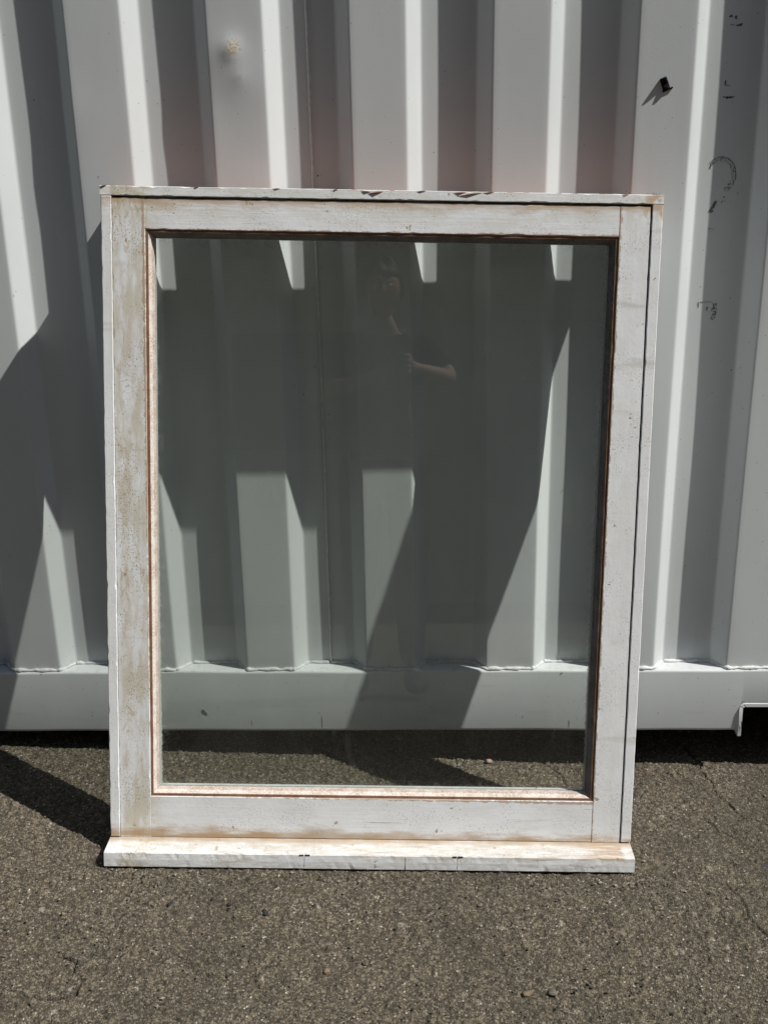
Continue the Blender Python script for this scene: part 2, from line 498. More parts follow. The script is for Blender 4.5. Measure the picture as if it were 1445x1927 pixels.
def dent(x, z):
    d = .0
    for cx, cz, r, a in ((-.334, 1.553, .019, .0042), (-.338, 1.545, .045, .0028), (-.319, 1.503, .012, .0016), (-.325, 1.50, .05, .0022), (-.30, 1.30, .06, .0018), (-.66, 1.45, .07, .0015)):
        q = ((x-cx)**2+(z-cz)**2)/(r*r)
        if q < 9: d += a*math.exp(-q*1.4)
    return d

seams = [-3.15, -2.349, -1.269, -.189, .891, 1.971, 2.95]
zs = [ZT-.004]+[ZT+.012*k for k in range(1, 118)]
zs += list(np.linspace(zs[-1]+.05, ZTOP, 12))
for i, (xa, xb) in enumerate(zip(seams[:-1], seams[1:])):
    pr = wall_profile(xa+.00005, xb-.00005)
    near = -1.3 < (xa+xb)/2 < 1.5
    zz = zs if near else zs[::6]+[ZTOP]
    V, Fc = [], []
    for z in zz:
        for x, y in pr:
            yy = y + wavy(x, z)*(1 if ZT+.02 < z < ZTOP-.02 else .3) - dent(x, z)
            V.append((x+.0012*math.sin(3.1*z+x*5), yy, z))
    w = len(pr)
    for r in range(len(zz)-1):
        for c in range(w-1):
            Fc.append((r*w+c, r*w+c+1, (r+1)*w+c+1, (r+1)*w+c))
    mesh_obj('corrugated_sheet', V, Fc, M_PAINT, cont, smooth=True)

def tube(name, path, radf, mat, parent, seg=7, smooth=True, squash=1.0):
    V, Fc = [], []
    n = len(path)
    for i, p in enumerate(path):
        p = Vector(p)
        t = (Vector(path[min(n-1, i+1)])-Vector(path[max(0, i-1)])).normalized()
        a = t.orthogonal().normalized() if abs(t.z) > .9 else t.cross(Vector((0, 0, 1))).normalized()
        b = t.cross(a)
        r = radf(i)
        for k in range(seg):
            an = 2*math.pi*k/seg
            V.append(p + a*math.cos(an)*r + b*math.sin(an)*r*squash)
    for i in range(n-1):
        for k in range(seg):
            Fc.append((i*seg+k, i*seg+(k+1) % seg, (i+1)*seg+(k+1) % seg, (i+1)*seg+k))
    Fc.append(tuple(range(seg))[::-1]); Fc.append(tuple((n-1)*seg+k for k in range(seg)))
    return mesh_obj(name, V, Fc, mat, parent, smooth)

# vertical seam welds between the sheets
for xs_ in seams[1:-1]:
    pth = [(xs_+.0012*math.sin(3.1*z+xs_*5)+rnd.uniform(-.0005, .0005), DEP-.0012+wavy(xs_, z), z) for z in np.arange(ZT+.005, ZTOP, .012)]
    tube('weld_seam', pth, lambda i: .0026+rnd.uniform(-.0003, .0003), M_SEAM, cont, 8)
# lower weld bead following the corrugation on top of the rail
for xa, xb in zip(seams[:-1], seams[1:]):
    pr = wall_profile(xa, xb)
    dense = []
    for (ax, ay), (bx, by) in zip(pr[:-1], pr[1:]):
        m = max(1, int(math.hypot(bx-ax, by-ay)/.004))
        for s in range(m): dense.append((ax+(bx-ax)*s/m, ay+(by-ay)*s/m))
    if not (-1.3 < (xa+xb)/2 < 1.5): dense = dense[::3]
    pth = []
    for j, (x, y) in enumerate(dense):
        pth.append((x, y-.0015+rnd.uniform(-.0005, .0005), ZT+.0018+.0008*math.sin(j*.9)+rnd.uniform(-.0007, .0007)))
    tube('weld_bead', pth, lambda i: .0042+.0009*math.sin(i*.55)+rnd.uniform(-.0005, .0007), M_WELD, cont, 7)

PB = .008
ZB = .095
def rail(name, xa, xb, zb, zt, yf):
    # C-section rail with rounded front edges, extruded along x
    prof = []
    def arc(cy, cz, r, a0, a1, n=5):
        for k in range(n+1):
            a = a0+(a1-a0)*k/n
            prof.append((cy+r*math.cos(a), cz+r*math.sin(a)))
    r = .006
    prof.append((.075, zt))
    arc(yf+r, zt-r, r, math.pi/2, math.pi)
    r2 = .009
    arc(yf+r2, zb+r2, r2, math.pi, 1.5*math.pi)
    prof.append((.075, zb))
    n = max(2, int((xb-xa)/.02))
    V, Fc = [], []
    for i in range(n+1):
        x = xa+(xb-xa)*i/n
        for j, (y, z) in enumerate(prof):
            dz = .0007*math.sin(x*9)+.0005*math.sin(x*23+1)
            dy = .0008*math.sin(x*7+z*21)+.0005*math.sin(x*19-z*30)
            if j in (0, len(prof)-1): dy = dz = 0
            V.append((x, y+dy, z+dz))
    w = len(prof)
    for i in range(n):
        for j in range(w-1):
            Fc.append((i*w+j, i*w+j+1, (i+1)*w+j+1, (i+1)*w+j))
    Fc.append(tuple(range(w))); Fc.append(tuple(n*w+j for j in range(w))[::-1])
    return mesh_obj(name, V, Fc, M_PAINT, cont, smooth=True)
def add_edge_split(o):
    m = o.modifiers.new('es', 'EDGE_SPLIT'); m.split_angle = rad(40)
PK = [(-1.345, -.985), (.7405, 1.10)]
add_edge_split(rail('bottom_rail', -3.1, PK[0][0], ZB, ZT, -PB))
add_edge_split(rail('pocket_header', PK[0][0]+.0006, PK[0][1]-.0006, .163, ZT, -PB+.0008))
add_edge_split(rail('bottom_rail', PK[0][1], PK[1][0], ZB, ZT, -PB))
add_edge_split(rail('pocket_header', PK[1][0]+.0006, PK[1][1]-.0006, .163, ZT, -PB+.0008))
add_edge_split(rail('bottom_rail', PK[1][1], 2.9, ZB, ZT, -PB))

# fork pocket lips: an inverted U plate standing proud of the rail
def lip(xa, xb):
    t = .0075
    r = .014
    out, inn = [], []
    zlow, ztop = .085, .1655
    def path(off):
        pts = [(xa+off, z_) for z_ in (zlow, .096, .110, .122, .134, .145)]
        for k in range(6):
            a = math.pi - (math.pi/2)*k/5
            pts.append((xa+off+(r-off)+(r-off)*math.cos(a), ztop-r+(r-off)*math.sin(a)))
        for k in range(6):
            a = math.pi/2 - (math.pi/2)*k/5
            pts.append((xb-off-(r-off)+(r-off)*math.cos(a), ztop-r+(r-off)*math.sin(a)))
        pts += [(xb-off, z_) for z_ in (.145, .134, .122, .110, .096, zlow)]
        return pts
    A, B = path(0), path(t)
    n = len(A)
    V, Fc = [], []
    for (pts, y) in ((A, 'f'), (B, 'f'), (B, 'b'), (A, 'b')):
        for i, (x, z) in enumerate(pts):
            yf = float(np.interp(z, (.085, .102, .122, .145, .158), (-.0135, -.0138, -.0135, -.0112, -.0096)))
            j = rnd.uniform(-.0008, .0008)
            V.append((x+j*.6, (yf+j) if y == 'f' else .9, z+(j if z > .1 else 0)))
    for s in range(4):
        for i in range(n-1):
            a, b = s*n, ((s+1) % 4)*n
            Fc.append((a+i, a+i+1, b+i+1, b+i))
    for i in (0, n-1):
        Fc.append((i, n+i, 2*n+i, 3*n+i))
    return mesh_obj('pocket_lip', V, Fc, M_PAINT, cont)
for a, b in PK:
    lip(a-.003, b+.003)
    mesh_obj('rust_chip', [(a+.004, -.0152, .100), (a+.0042, -.0152, .098), (a+.0040, -.0152, .126), (a+.0015, -.0152, .122)], [(0, 1, 2, 3)], M_RUSTY, cont)

# the rest of the box
box('floor', -3.1, 2.9, .06, 2.38, .14, .158, M_UNDER, cont)
for k in range(14):
    box('cross_member', -2.95+k*.42, -2.91+k*.42, .076, 2.36, .10, .14, M_UNDER, cont)
box('far_rail', -3.1, 2.9, 2.38, 2.44, -.12, ZT, M_PAINT, cont)  # carried down past the rail to block light under the container
box('far_wall', -3.1, 2.9, 2.40, 2.43, ZT, ZTOP, M_PAINT, cont)
box('roof', -3.1, 2.9, .0, 2.44, ZTOP+.06, ZTOP+.075, M_PAINT, cont)
box('top_rail', -3.1, 2.9, -.006, .055, ZTOP-.005, ZTOP+.055, M_PAINT, cont, .005)
for xx in (-3.1, 2.9):
    box('end_wall', xx-.02, xx+.02, .06, 2.38, -.12, ZTOP+.05, M_PAINT, cont)  # extended into the ground, also to keep light out underneath
for xa, xb in ((-3.28, -3.1), (2.9, 3.08)):
    for ya, yb in ((-.012, .15), (2.29, 2.452)):
        box('corner_post', xa+.004, xb-.004, ya+.004, yb-.004, .19, ZTOP, M_PAINT, cont, .006)
        za = float(ground_z(np.array((xa+xb)/2), np.array(0.))) - .03
        box('corner_casting', xa, xb, ya, yb, za, .20, M_PAINT, cont, .006)
        box('corner_casting', xa, xb, ya, yb, ZTOP, ZTOP+.118, M_PAINT, cont, .006)

# glue and tape residue on the corrugation, small paint chips
def flake_mesh(name, pts, yb, mat, parent=cont):
    """irregular thin flakes; pts = list of (x, z, w, h, angle)"""
    V, Fc = [], []
    for (x, z, w, h, a) in pts:
        y = yb + (wavy(x, z) - dent(x, z) if yb > -.004 else .0008*math.sin(x*7+z*21)+.0005*math.sin(x*19-z*30))
        b = len(V)
        m = 6
        for k in range(m):
            t = 2*math.pi*k/m+rnd.uniform(-.3, .3)
            q = rnd.uniform(.7, 1.1)
            ux, uz = w*.5*math.cos(t)*q, h*.5*math.sin(t)*q
            V.append((x+ux*math.cos(a)-uz*math.sin(a), y, z+ux*math.sin(a)+uz*math.cos(a)))
        Fc.append(tuple(range(b, b+m)))
        for k in range(m): V.append((V[b+k][0], y+.0015, V[b+k][2]))
        for k in range(m): Fc.append((b+k, b+m+k, b+m+(k+1) % m, b+(k+1) % m))
    return mesh_obj(name, V, Fc, mat, parent)
YI = DEP-.0006
YO = -.0006
def scatter(x0, x1, z0, z1, n, w, h, y, mat, ang=.3):
    flake_mesh('tape_residue', [(rnd.uniform(x0, x1), rnd.uniform(z0, z1), w*rnd.uniform(.4, 1.3), h*rnd.uniform(.4, 1.3), rnd.uniform(-ang, ang)) for _ in range(n)], y, mat)
scatter(.607, .623, 1.589, 1.597, 16, .004, .0022, YI, M_MARK)
scatter(.620, .632, 1.5765, 1.5795, 12, .005, .0016, YI, M_MARK)
flake_mesh('tape_residue', [(.6135, 1.5788, .010, .0012, -.05)], YI, M_MARK2)
scatter(.608, .611, 1.4725, 1.480, 8, .0025, .002, YI, M_MARK)
flake_mesh('tape_residue', [(.6145, 1.4722, .014, .0009, 0)], YI, M_MARK)
scatter(.608, .628, 1.4485, 1.4525, 26, .0032, .002, YI, M_MARK)
# broken ring
ring = []
for k in range(46):
    t = rad(150)-rad(215)*k/45
    for _ in range(2):
        rr = .0290+rnd.uniform(-.006, .003)
        ring.append((.613+rr*.98*math.cos(t), 1.308+rr*1.12*math.sin(t), rnd.uniform(.0015, .0052), rnd.uniform(.0006, .0011), t+math.pi/2+rnd.uniform(-1.2, 1.2)))
flake_mesh('tape_residue', ring, YI, M_MARK)
ring = []
for k in range(34):
    t = rad(140)-rad(190)*k/33
    ring.append((.613+.030*math.cos(t), 1.308+.034*math.sin(t), .0038 if rnd.random() < .8 else .001, .0006, t+math.pi/2))
flake_mesh('tape_residue', ring, YI-.0001, M_MARK)
flake_mesh('tape_residue', [(.607, 1.2545, .014, .0065, rad(55)), (.604, 1.248, .012, .006, rad(50)), (.600, 1.243, .011, .006, rad(40)), (.6025, 1.2395, .008, .005, rad(40))], YI, M_MARK2)
flake_mesh('tape_residue', [(.6245, 1.2665, .004, .003, .2), (.6205, 1.2575, .0012, .007, -.4), (.626, 1.2585, .0015, .002, 0)], YI, M_MARK)
flake_mesh('tape_residue', [(.600, 1.2062, .004, .0022, .1), (.606, 1.2055, .003, .0018, .5), (.611, 1.2065, .0012, .001, 0)], YI, M_MARK)
flake_mesh('tape_residue', [(.603, 1.0612, .030, .0011, .03), (.5895, 1.056, .0012, .012, .1)], YI, M_MARK)
scatter(.606, .610, 1.044, 1.051, 8, .0024, .002, YI, M_MARK)
scatter(.617, .627, 1.026, 1.058, 46, .0028, .0030, YI, M_MARK2, 1.2)
for (x, z, y, w) in ((-.7315, 1.4734, YI, .0035), (-.1796, 1.3214, YI, .005), (-.609, 1.3276, YO, .0025), (-.8017, 1.108, YO, .002), (-.172, 1.323, YI, .0025), (.43, .80, YO, .002), (-.43, .9, YI, .002)):
    flake_mesh('paint_chip', [(x, z, w, w*.7, rnd.uniform(0, 3))], y, M_MARK)
flake_mesh('paint_chip', [(-.4828, .1475, .018, .0075, rad(-50))], -PB-.0006, M_MARK2)
flake_mesh('paint_chip', [(.3328, .2425, .008, .004, rad(50))], -PB-.0006, M_MARK2)
for q_ in ((-.2951, .131, .0014, .036, .05), (-.2118, .120, .0013, .030, .02), (-.375, .118, .001, .02, 0), (.355, .114, .0012, .022, .02), (.69, .119, .003, .0015, .3), (.342, .150, .003, .0016, .8), (.25, .135, .0022, .003, .2)):
    flake_mesh('paint_chip', [q_], -PB-.0006, M_MARK2)

# small black forked clip stuck to the corrugation
clip = empty('black_clip', Matrix.Translation((.4865, wavy(.4865, 1.4755)-.0008, 1.4755)) @ Matrix.Rotation(rad(-22), 4, 'Y') @ Matrix.Diagonal((1.35, 1.0, 1.15, 1)), 'small black forked rubber clip sticking out of the white corrugated wall', 'clip')
v, f = box_vf(-.0050, .0050, -.0016, .003, -.0095, .0095, .0008)
mesh_obj('base', v, f, M_BLACK, clip)
v, f = box_vf(-.0062, .0085, -.0022, .003, -.0118, -.0092, .0004)
mesh_obj('flange', v, f, M_BLACK, clip)
for z0, z1, zt, dep in ((.0008, .0092, .0088, .0102), (-.0092, -.0012, -.0072, .0056)):
    V, Fc = [], []
    nseg = 7
    for i in range(nseg+1):
        t = i/nseg
        q = 1-t**1.6
        y = -.0008-dep*t
        za, zb = zt-.0006+(z0-zt)*q, zt+.0006+(z1-zt)*q
        hw = .0042*(1-.6*t)
        xo = -.0006*t
        V += [(xo-hw, y, za), (xo+hw, y, za), (xo+hw, y, zb), (xo-hw, y, zb)]
    for i in range(nseg):
        for k in range(4):
            Fc.append((i*4+k, i*4+(k+1) % 4, (i+1)*4+(k+1) % 4, (i+1)*4+k))
    Fc += [(0, 1, 2, 3), tuple(nseg*4+k for k in (3, 2, 1, 0))]
    mesh_obj('prong', V, Fc, M_BLACK, clip)

# ------------------------------------------------------------------ the window
W, H, T = 1.051, 1.2805, .1111
U = Vector((.99943313, .01126551, -.03172541)); Vv = Vector((.02930881, .17252949, .98456821)); Nn = Vector((.01656524, -.98493993, .17210151))
ORG = Vector((-.61354848, -.34275647, -.199074+.25))
WM = Matrix(((U.x, -Nn.x, Vv.x, ORG.x), (U.y, -Nn.y, Vv.y, ORG.y), (U.z, -Nn.z, Vv.z, ORG.z), (0, 0, 0, 1)))
win = empty('window', WM, 'old white painted wooden window in its frame leaning on the container', 'window')
CORN = (Vector((-.0050, -.0056)), Vector((1.0517, .0054)), Vector((.0046, 1.2821)), Vector((1.0496, 1.2793)))
def wv(u, v, n):
    """frame slightly racked out of square; returns local coordinates"""
    a, b = u/W, v/H
    p = CORN[0]*(1-a)*(1-b)+CORN[1]*a*(1-b)+CORN[2]*(1-a)*b+CORN[3]*a*b
    return (p.x, -n, p.y)

def fbm1(seed):
    r = random.Random(seed)
    ph = [(r.uniform(3, 90), r.uniform(0, 6.28), 0) for _ in range(9)]
    return lambda t: sum(math.sin(f*t+p)/(1+f*.05) for f, p, _ in ph)/5

def board(name, u0, u1, v0, v1, n0, n1, axis, mat, ch=.0016, jit=.0004, step=.012, nick=.0, seed=1, mats=None, topmat=False, parent=None):
    """sawn board n0 (back) .. n1 (front), long axis u or v, worn chamfered edges"""
    L0, L1 = (u0, u1) if axis == 'u' else (v0, v1)
    c0, c1 = (v0, v1) if axis == 'u' else (u0, u1)
    m = max(2, int((L1-L0)/step))
    r = random.Random(seed)
    fs_ = [fbm1(seed*10+k) for k in range(4)]
    V, Fc, mi = [], [], []
    for i in range(m+1):
        t = L0+(L1-L0)*i/m
        e = [max(.0004, ch*(1+.4*fs_[k](t)) + (nick*r.uniform(0, 1)**9 if nick else 0)) for k in range(4)]
        j = [jit*(fs_[k](t+3)+.5*r.uniform(-1, 1)) for k in range(4)]
        ring = [(c0+e[0]+j[0], n1), (c1-e[1]+j[1], n1), (c1+j[1], n1-e[1]*.8), (c1+j[1], n0+e[2]), (c1-e[2], n0), (c0+e[3], n0), (c0+j[0], n0+e[3]), (c0+j[0], n1-e[0]*.8)]
        for c, n in ring:
            V.append(wv(t, c, n) if axis == 'u' else wv(c, t, n))
    for i in range(m):
        for k in range(8):
            q = (i*8+k, i*8+(k+1) % 8, (i+1)*8+(k+1) % 8, (i+1)*8+k)
            Fc.append(q if axis == 'v' else q)
            mi.append(1 if (topmat and k in (2, 1) and (k == 2 or r.random() < .12)) else 0)
    Fc.append(tuple(range(8))[::-1]); Fc.append(tuple(m*8+k for k in range(8))); mi += [0, 0]
    me_o = mesh_obj(name, V, Fc, mat, parent or win, False, mats, mi if mats else None)
    bm = bmesh.new(); bm.from_mesh(me_o.data); bmesh.ops.recalc_face_normals(bm, faces=bm.faces); bm.to_mesh(me_o.data); bm.free()
    return me_o

JW = .0195
head = board('head', -.0015, W+.0006, H-.0172, H, -T, .0005, 'u', None, .0007, .0005, .010, .0022, 3, [M_PH, M_REDW], True)
board('jamb', 0, JW, .004, H-.0176, -T, 0, 'v', M_PV, .0012, .0006, .012, .002, 5)
board('jamb', W-JW, W, .004, H-.0176, -T, 0, 'v', M_PV, .0012, .0005, .012, .001, 6)

# splinters along the split top edge of the head
def splinter(u, v, n, L, w, ang, mat):
    c, s = math.cos(ang), math.sin(ang)
    P = []
    for (a, b, d) in ((-.5, 0, 0), (.15, .5, .3), (.5, .1, 0), (.1, -.5, .2), (0, 0, 1.0)):
        x, y = a*L, b*w
        P.append(wv(u+x*c-y*s, v+x*s+y*c, n+d*w*.8))
    return mesh_obj('splinter', P, [(0, 1, 4), (1, 2, 4), (2, 3, 4), (3, 0, 4), (3, 2, 1, 0)], mat, head)
for (u, v, L, w, a, m_) in ((.515, H-.0050, .030, .0045, .12, M_SPLIT), (.497, H-.0030, .020, .0032, -.1, M_REDW), (.690, H-.0055, .050, .0034, .14, M_SPLIT), (.672, H-.0025, .026, .0030, .05, M_REDW), (.726, H-.0012, .024, .002, .05, M_SPLIT),
                           (.005, H-.0010, .016, .0032, .2, M_SPLIT), (.180, H-.0006, .012, .002, .1, M_SPLIT), (.330, H-.0008, .016, .002, 0, M_REDW), (.60, H-.0010, .020, .0022, .02, M_REDW), (.98, H-.001, .014, .002, 0, M_REDW), (.44, H-.0008, .010, .0022, 0, M_SPLIT)):
    splinter(u, v, .0008, L, w, a, m_)
for k in range(7):
    u = W-.008-k*.0035*rnd.uniform(.6, 1.5)
    splinter(u, H+.0012, -.001, .006, .0012, rad(rnd.choice([60, 75, 110, 125])), M_SPLIT)

# sill: sloping top, upright front face, under side falling to the front edge
def sill():
    NS = .0475
    prof = [(-T, .0190), (-.004, .0010), (.0455, -.0078), (.0475, -.0096), (.0478, -.0225), (.0472, -.0372), (.0455, -.0390), (.0, -.0270), (-T, .004)]
    m = 120
    fs_ = [fbm1(50+k) for k in range(len(prof))]
    r = random.Random(9)
    V, Fc = [], []
    u0, u1 = -.0006, W-.0006
    for i in range(m+1):
        u = u0+(u1-u0)*i/m
        for k, (n, v) in enumerate(prof):
            j = .0004*fs_[k](u)+.0002*r.uniform(-1, 1)
            nk = .0012*r.random()**7 if k in (2, 3, 5, 6) else 0
            V.append(wv(u, v+j, n-nk+j*.5))
    w = len(prof)
    for i in range(m):
        for k in range(w):
            Fc.append((i*w+k, i*w+(k+1) % w, (i+1)*w+(k+1) % w, (i+1)*w+k))
    Fc.append(tuple(range(w))); Fc.append(tuple(m*w+k for k in range(w))[::-1])
    o = mesh_obj('sill', V, Fc, M_PS, win)
    bm = bmesh.new(); bm.from_mesh(o.data); bmesh.ops.recalc_face_normals(bm, faces=bm.faces); bm.to_mesh(o.data); bm.free()
    return o
sill_o = sill()
def sbox(name, u0, u1, v0, v1, n0, n1, mat, parent):
    P = [wv(u, v, n) for u in (u0, u1) for v in (v0, v1) for n in (n0, n1)]
    return mesh_obj(name, P, [(0, 1, 3, 2), (4, 6, 7, 5), (0, 4, 5, 1), (2, 3, 7, 6), (0, 2, 6, 4), (1, 5, 7, 3)], mat, parent)
M_SLOT = plain('dark_slot', (.035, .04, .035), .8, .2)
M_CRK = plain('crack_filler', (.30, .29, .27), .8, .2)
for u in (.3985, .7015):
    sbox('weep_slot', u-.0105, u-.002, -.0104, -.0086, .040, .0483, M_SLOT, sill_o)
    sbox('weep_slot', u+.0005, u+.0105, -.0102, -.0084, .040, .0483, M_SLOT, sill_o)
    sbox('hairline_crack', u-.0003, u+.0003, -.034, -.013, .040, .0480, M_CRK, sill_o)
sbox('hairline_crack', .5982, .5990, -.037, -.011, .040, .0483, M_CRK, sill_o)

# sash
SF, SBK = -.0022, -.048
sash_l, sash_r, sash_b, sash_t = .0201, W-.0220, .0015, 1.2595
op_l, op_r, op_b, op_t = .0822, W-.0790, .0890, 1.2030
board('sash_stile', sash_l, op_l, sash_b, sash_t, SBK, SF, 'v', M_PV, .0011, .0003, .012, .0016, 21)
board('sash_stile', op_r, sash_r, sash_b, sash_t, SBK, SF, 'v', M_PV, .0011, .0003, .012, .0012, 22)
board('sash_rail', op_l+.0003, op_r-.0003, op_t, sash_t-.0004, SBK, SF-.0003, 'u', M_PH, .0012, .0004, .012, .0022, 23)
board('sash_rail', op_l+.0003, op_r-.0003, sash_b+.0004, op_b, SBK, SF-.0003, 'u', M_PH, .0011, .0003, .012, .001, 24)

def loop_piece(name, prof, k, mats, midx, seed, jit=.0003):
    cs = [(op_l, op_b, 1, 1), (op_r, op_b, -1, 1), (op_r, op_t, -1, -1), (op_l, op_t, 1, -1)]
    a, b = cs[k], cs[(k+1) % 4]
    m = 60
    V, Fc, mi = [], [], []
    fs_ = [fbm1(seed*13+q) for q in range(len(prof))]
    r = random.Random(seed)
    for i in range(m+1):
        t = i/m
        for q, (o_, n) in enumerate(prof):
            ua, va = a[0]+a[2]*o_, a[1]+a[3]*o_
            ub, vb = b[0]+b[2]*o_, b[1]+b[3]*o_
            j = jit*(fs_[q](t*1.2)+.6*r.uniform(-1, 1)) if 0 < i < m else 0
            V.append(wv(ua+(ub-ua)*t, va+(vb-va)*t, n+j))
    w = len(prof)
    for i in range(m):
        for q in range(w):
            Fc.append((i*w+q, i*w+(q+1) % w, (i+1)*w+(q+1) % w, (i+1)*w+q)); mi.append(midx[q])
    Fc.append(tuple(range(w))); Fc.append(tuple(m*w+q for q in range(w))[::-1]); mi += [0, 0]
    o = mesh_obj(name, V, Fc, None, win, False, mats, mi)
    bm = bmesh.new(); bm.from_mesh(o.data); bmesh.ops.recalc_face_normals(bm, faces=bm.faces); bm.to_mesh(o.data); bm.free()
    return o
BEAD = [(.0002, -.0255), (.0002, -.0046), (.0046, -.0050), (.0054, -.0062), (.0088, -.0108), (.0098, -.0150), (.0126, -.0198), (.0132, -.0255)]
BMI = [0, 0, 0, 1, 1, 2, 2, 0]
BACKB = [(.0002, -.0305), (.0128, -.0305), (.0125, -.0400), (.0080, -.0480), (.0002, -.0485)]
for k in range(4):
    loop_piece('glazing_bead', BEAD, k, [M_BAND, M_BEAD if k in (0, 3) else M_BEADSH, M_BEADM if k in (0, 3) else M_BEADSH], BMI, 31+k)
    loop_piece('back_bead', BACKB, k, [M_PV], [0]*5, 41+k)
# glass
P = [wv(u, v, n) for n in (-.0300, -.0260) for (u, v) in ((op_l+.002, op_b+.002), (op_r-.002, op_b+.002), (op_r-.002, op_t-.002), (op_l+.002, op_t-.002))]
mesh_obj('glass_pane', P, [(3, 2, 1, 0), (4, 5, 6, 7), (0, 1, 5, 4), (1, 2, 6, 5), (2, 3, 7, 6), (3, 0, 4, 7)], M_GLASS, win)

# ------------------------------------------------------------------ loose stones
def stone_mesh(name, seed, sz, flat, mat):
    r = random.Random(seed)
    bm = bmesh.new()
    bmesh.ops.create_icosphere(bm, subdivisions=2, radius=1)
    ax = [Vector((r.gauss(0, 1), r.gauss(0, 1), r.gauss(0, 1))).normalized() for _ in range(5)]
    for v in bm.verts:
        d = v.co.normalized()
        q = 1+sum(.13*math.sin(3*d.dot(a)+i) for i, a in enumerate(ax))
        for a in ax: 
            if d.dot(a) > .72: q *= .72/d.dot(a)*1.02
        v.co = Vector((d.x*q*sz, d.y*q*sz*r.uniform(.78, .8), d.z*q*sz*flat))
    me = bpy.data.meshes.new(name)
    bm.to_mesh(me); bm.free()
    me.materials.append(mat)
    me.polygons.foreach_set('use_smooth', [True]*len(me.polygons))
    return me
def stone_mat(name, c): 
    return plain(name, c, .8, .25, .2, 220)
S_DARK = stone_mat('dark_stone', (.03, .032, .034)); S_TAN = stone_mat('tan_stone', (.21, .165, .105)); S_GREY = stone_mat('greyish_stone', (.15, .135, .11)); S_PALE = stone_mat('pale_stone', (.42, .39, .34)); S_PINK = stone_mat('pinkish_stone', (.40, .30, .25))
M_BLUE = plain('blue_plastic', (.02, .05, .35), .4, .5)
for i, (x, y, sz, fl, m_, lab) in enumerate((
        (-.283, -.514, .0075, .4, S_DARK, 'dark grey pebble lying on the asphalt below the sill'),
        (-.466, -.494, .0066, .4, S_DARK, 'charcoal pebble on the asphalt below the left end of the sill'),
        (-.352, -.491, .0048, .4, S_DARK, 'little charcoal pebble on the asphalt between two larger dark pebbles'),
        (-.153, -.657, .0085, .6, S_TAN, 'tan pebble lying on the asphalt in the middle foreground'),
        (.195, -.698, .0105, .16, S_TAN, 'flat round tan pebble pressed into the asphalt near the bottom edge'),
        (.238, -.696, .0095, .16, S_GREY, 'flat greyish pebble just right of the flat tan pebble'),
        (.175, .005, .0090, .55, S_PINK, 'pinkish pebble under the rail seen through the glass'),
        (-.275, -.575, .0042, .4, S_PALE, 'whitish stone chip on the asphalt below the dark pebble'),
        (.705, -.352, .0045, .5, M_BLUE, 'bright blue plastic crumb on the asphalt at the right edge'))):
    o = bpy.data.objects.new('plastic_crumb' if m_ is M_BLUE else 'pebble', stone_mesh('pebble', i, sz, fl, m_))
    C.objects.link(o)
    o.location = (x, y, float(ground_z(np.array(x), np.array(y)))+sz*fl*.40)
    o.rotation_euler = (0, 0, rnd.uniform(0, 6))
    tag(o, lab, 'plastic' if m_ is M_BLUE else 'pebble', None if m_ is M_BLUE else 'loose pebbles on the asphalt')
# grit
def grit():
    V, Fc, mi = [], [], []
    mats = [stone_mat('grit_grey', (.17, .148, .112)), stone_mat('grit_pale', (.33, .295, .235)), stone_mat('grit_dark', (.04, .038, .035)), S_TAN]
    base = [Vector(p).normalized() for p in ((1, 0, 0), (-1, 0, 0), (0, 1, 0), (0, -1, 0), (0, 0, 1), (0, 0, -1))]
    tri = [(0, 2, 4), (2, 1, 4), (1, 3, 4), (3, 0, 4), (2, 0, 5), (1, 2, 5), (3, 1, 5), (0, 3, 5)]
    for k in range(4400):
        if k < 300: x, y = rnd.gauss(.56, .09), rnd.gauss(-.06, .05)
        elif k < 800: x, y = rnd.uniform(-.95, .9), rnd.gauss(-.0, .035)
        elif k < 1000: x, y = rnd.uniform(-.65, .47), rnd.gauss(-.415, .012)
        elif k < 1120: x, y = rnd.gauss(.72, .06), rnd.gauss(-.25, .1)
        else: x, y = rnd.uniform(-.95, .9), rnd.uniform(-.85, .05)
        if y > .08: continue
        s = .0011+.0030*rnd.random()**3
        rot = Matrix.Rotation(rnd.uniform(0, 6.28), 3, 'Z') @ Matrix.Rotation(rnd.uniform(-.5, .5), 3, 'X')
        c = Vector((x, y, float(ground_z(np.array(x), np.array(y)))+s*.45+.0006))
        b = len(V)
        sc = Vector((rnd.uniform(.7, 1.5), rnd.uniform(.6, 1.1), rnd.uniform(.5, .8)))
        for p in base: V.append(c + rot @ Vector((p.x*sc.x*rnd.uniform(.7, 1.2), p.y*sc.y*rnd.uniform(.7, 1.2), p.z*sc.z))*s)
        m_ = rnd.choices((0, 1, 2, 3), (6, 2.2, 2.4, 1.2))[0]
        for t in tri: Fc.append(tuple(b+i for i in t)); mi.append(m_)
    o = mesh_obj('grit', V, Fc, None, None, False, mats, mi)
    tag(o, 'fine loose grit scattered over the asphalt', 'grit', None, 'stuff')
grit()

# ------------------------------------------------------------------ the photographer (seen mirrored in the pane)
M_SKIN = plain('skin', (.42, .26, .19), .55, .35, .08, 60)
M_SHIRT = plain('navy_cotton', (.016, .022, .034), .9, .1, .15, 40)
M_JEANS = plain('dark_denim', (.014, .016, .022), .9, .1, .2, 60)
M_HAIR = plain('dark_hair', (.018, .013, .010), .6, .3, .2, 200)
M_SHOE = plain('black_shoe', (.02, .02, .02), .6, .3)
M_EYE = plain('eye_white', (.6, .6, .58), .3, .5, .05)
M_PHONE = plain('phone_back', (.03, .03, .033), .25, .5, .05)
M_LENS = plain('phone_lens', (.004, .004, .006), .08, .6, .02)

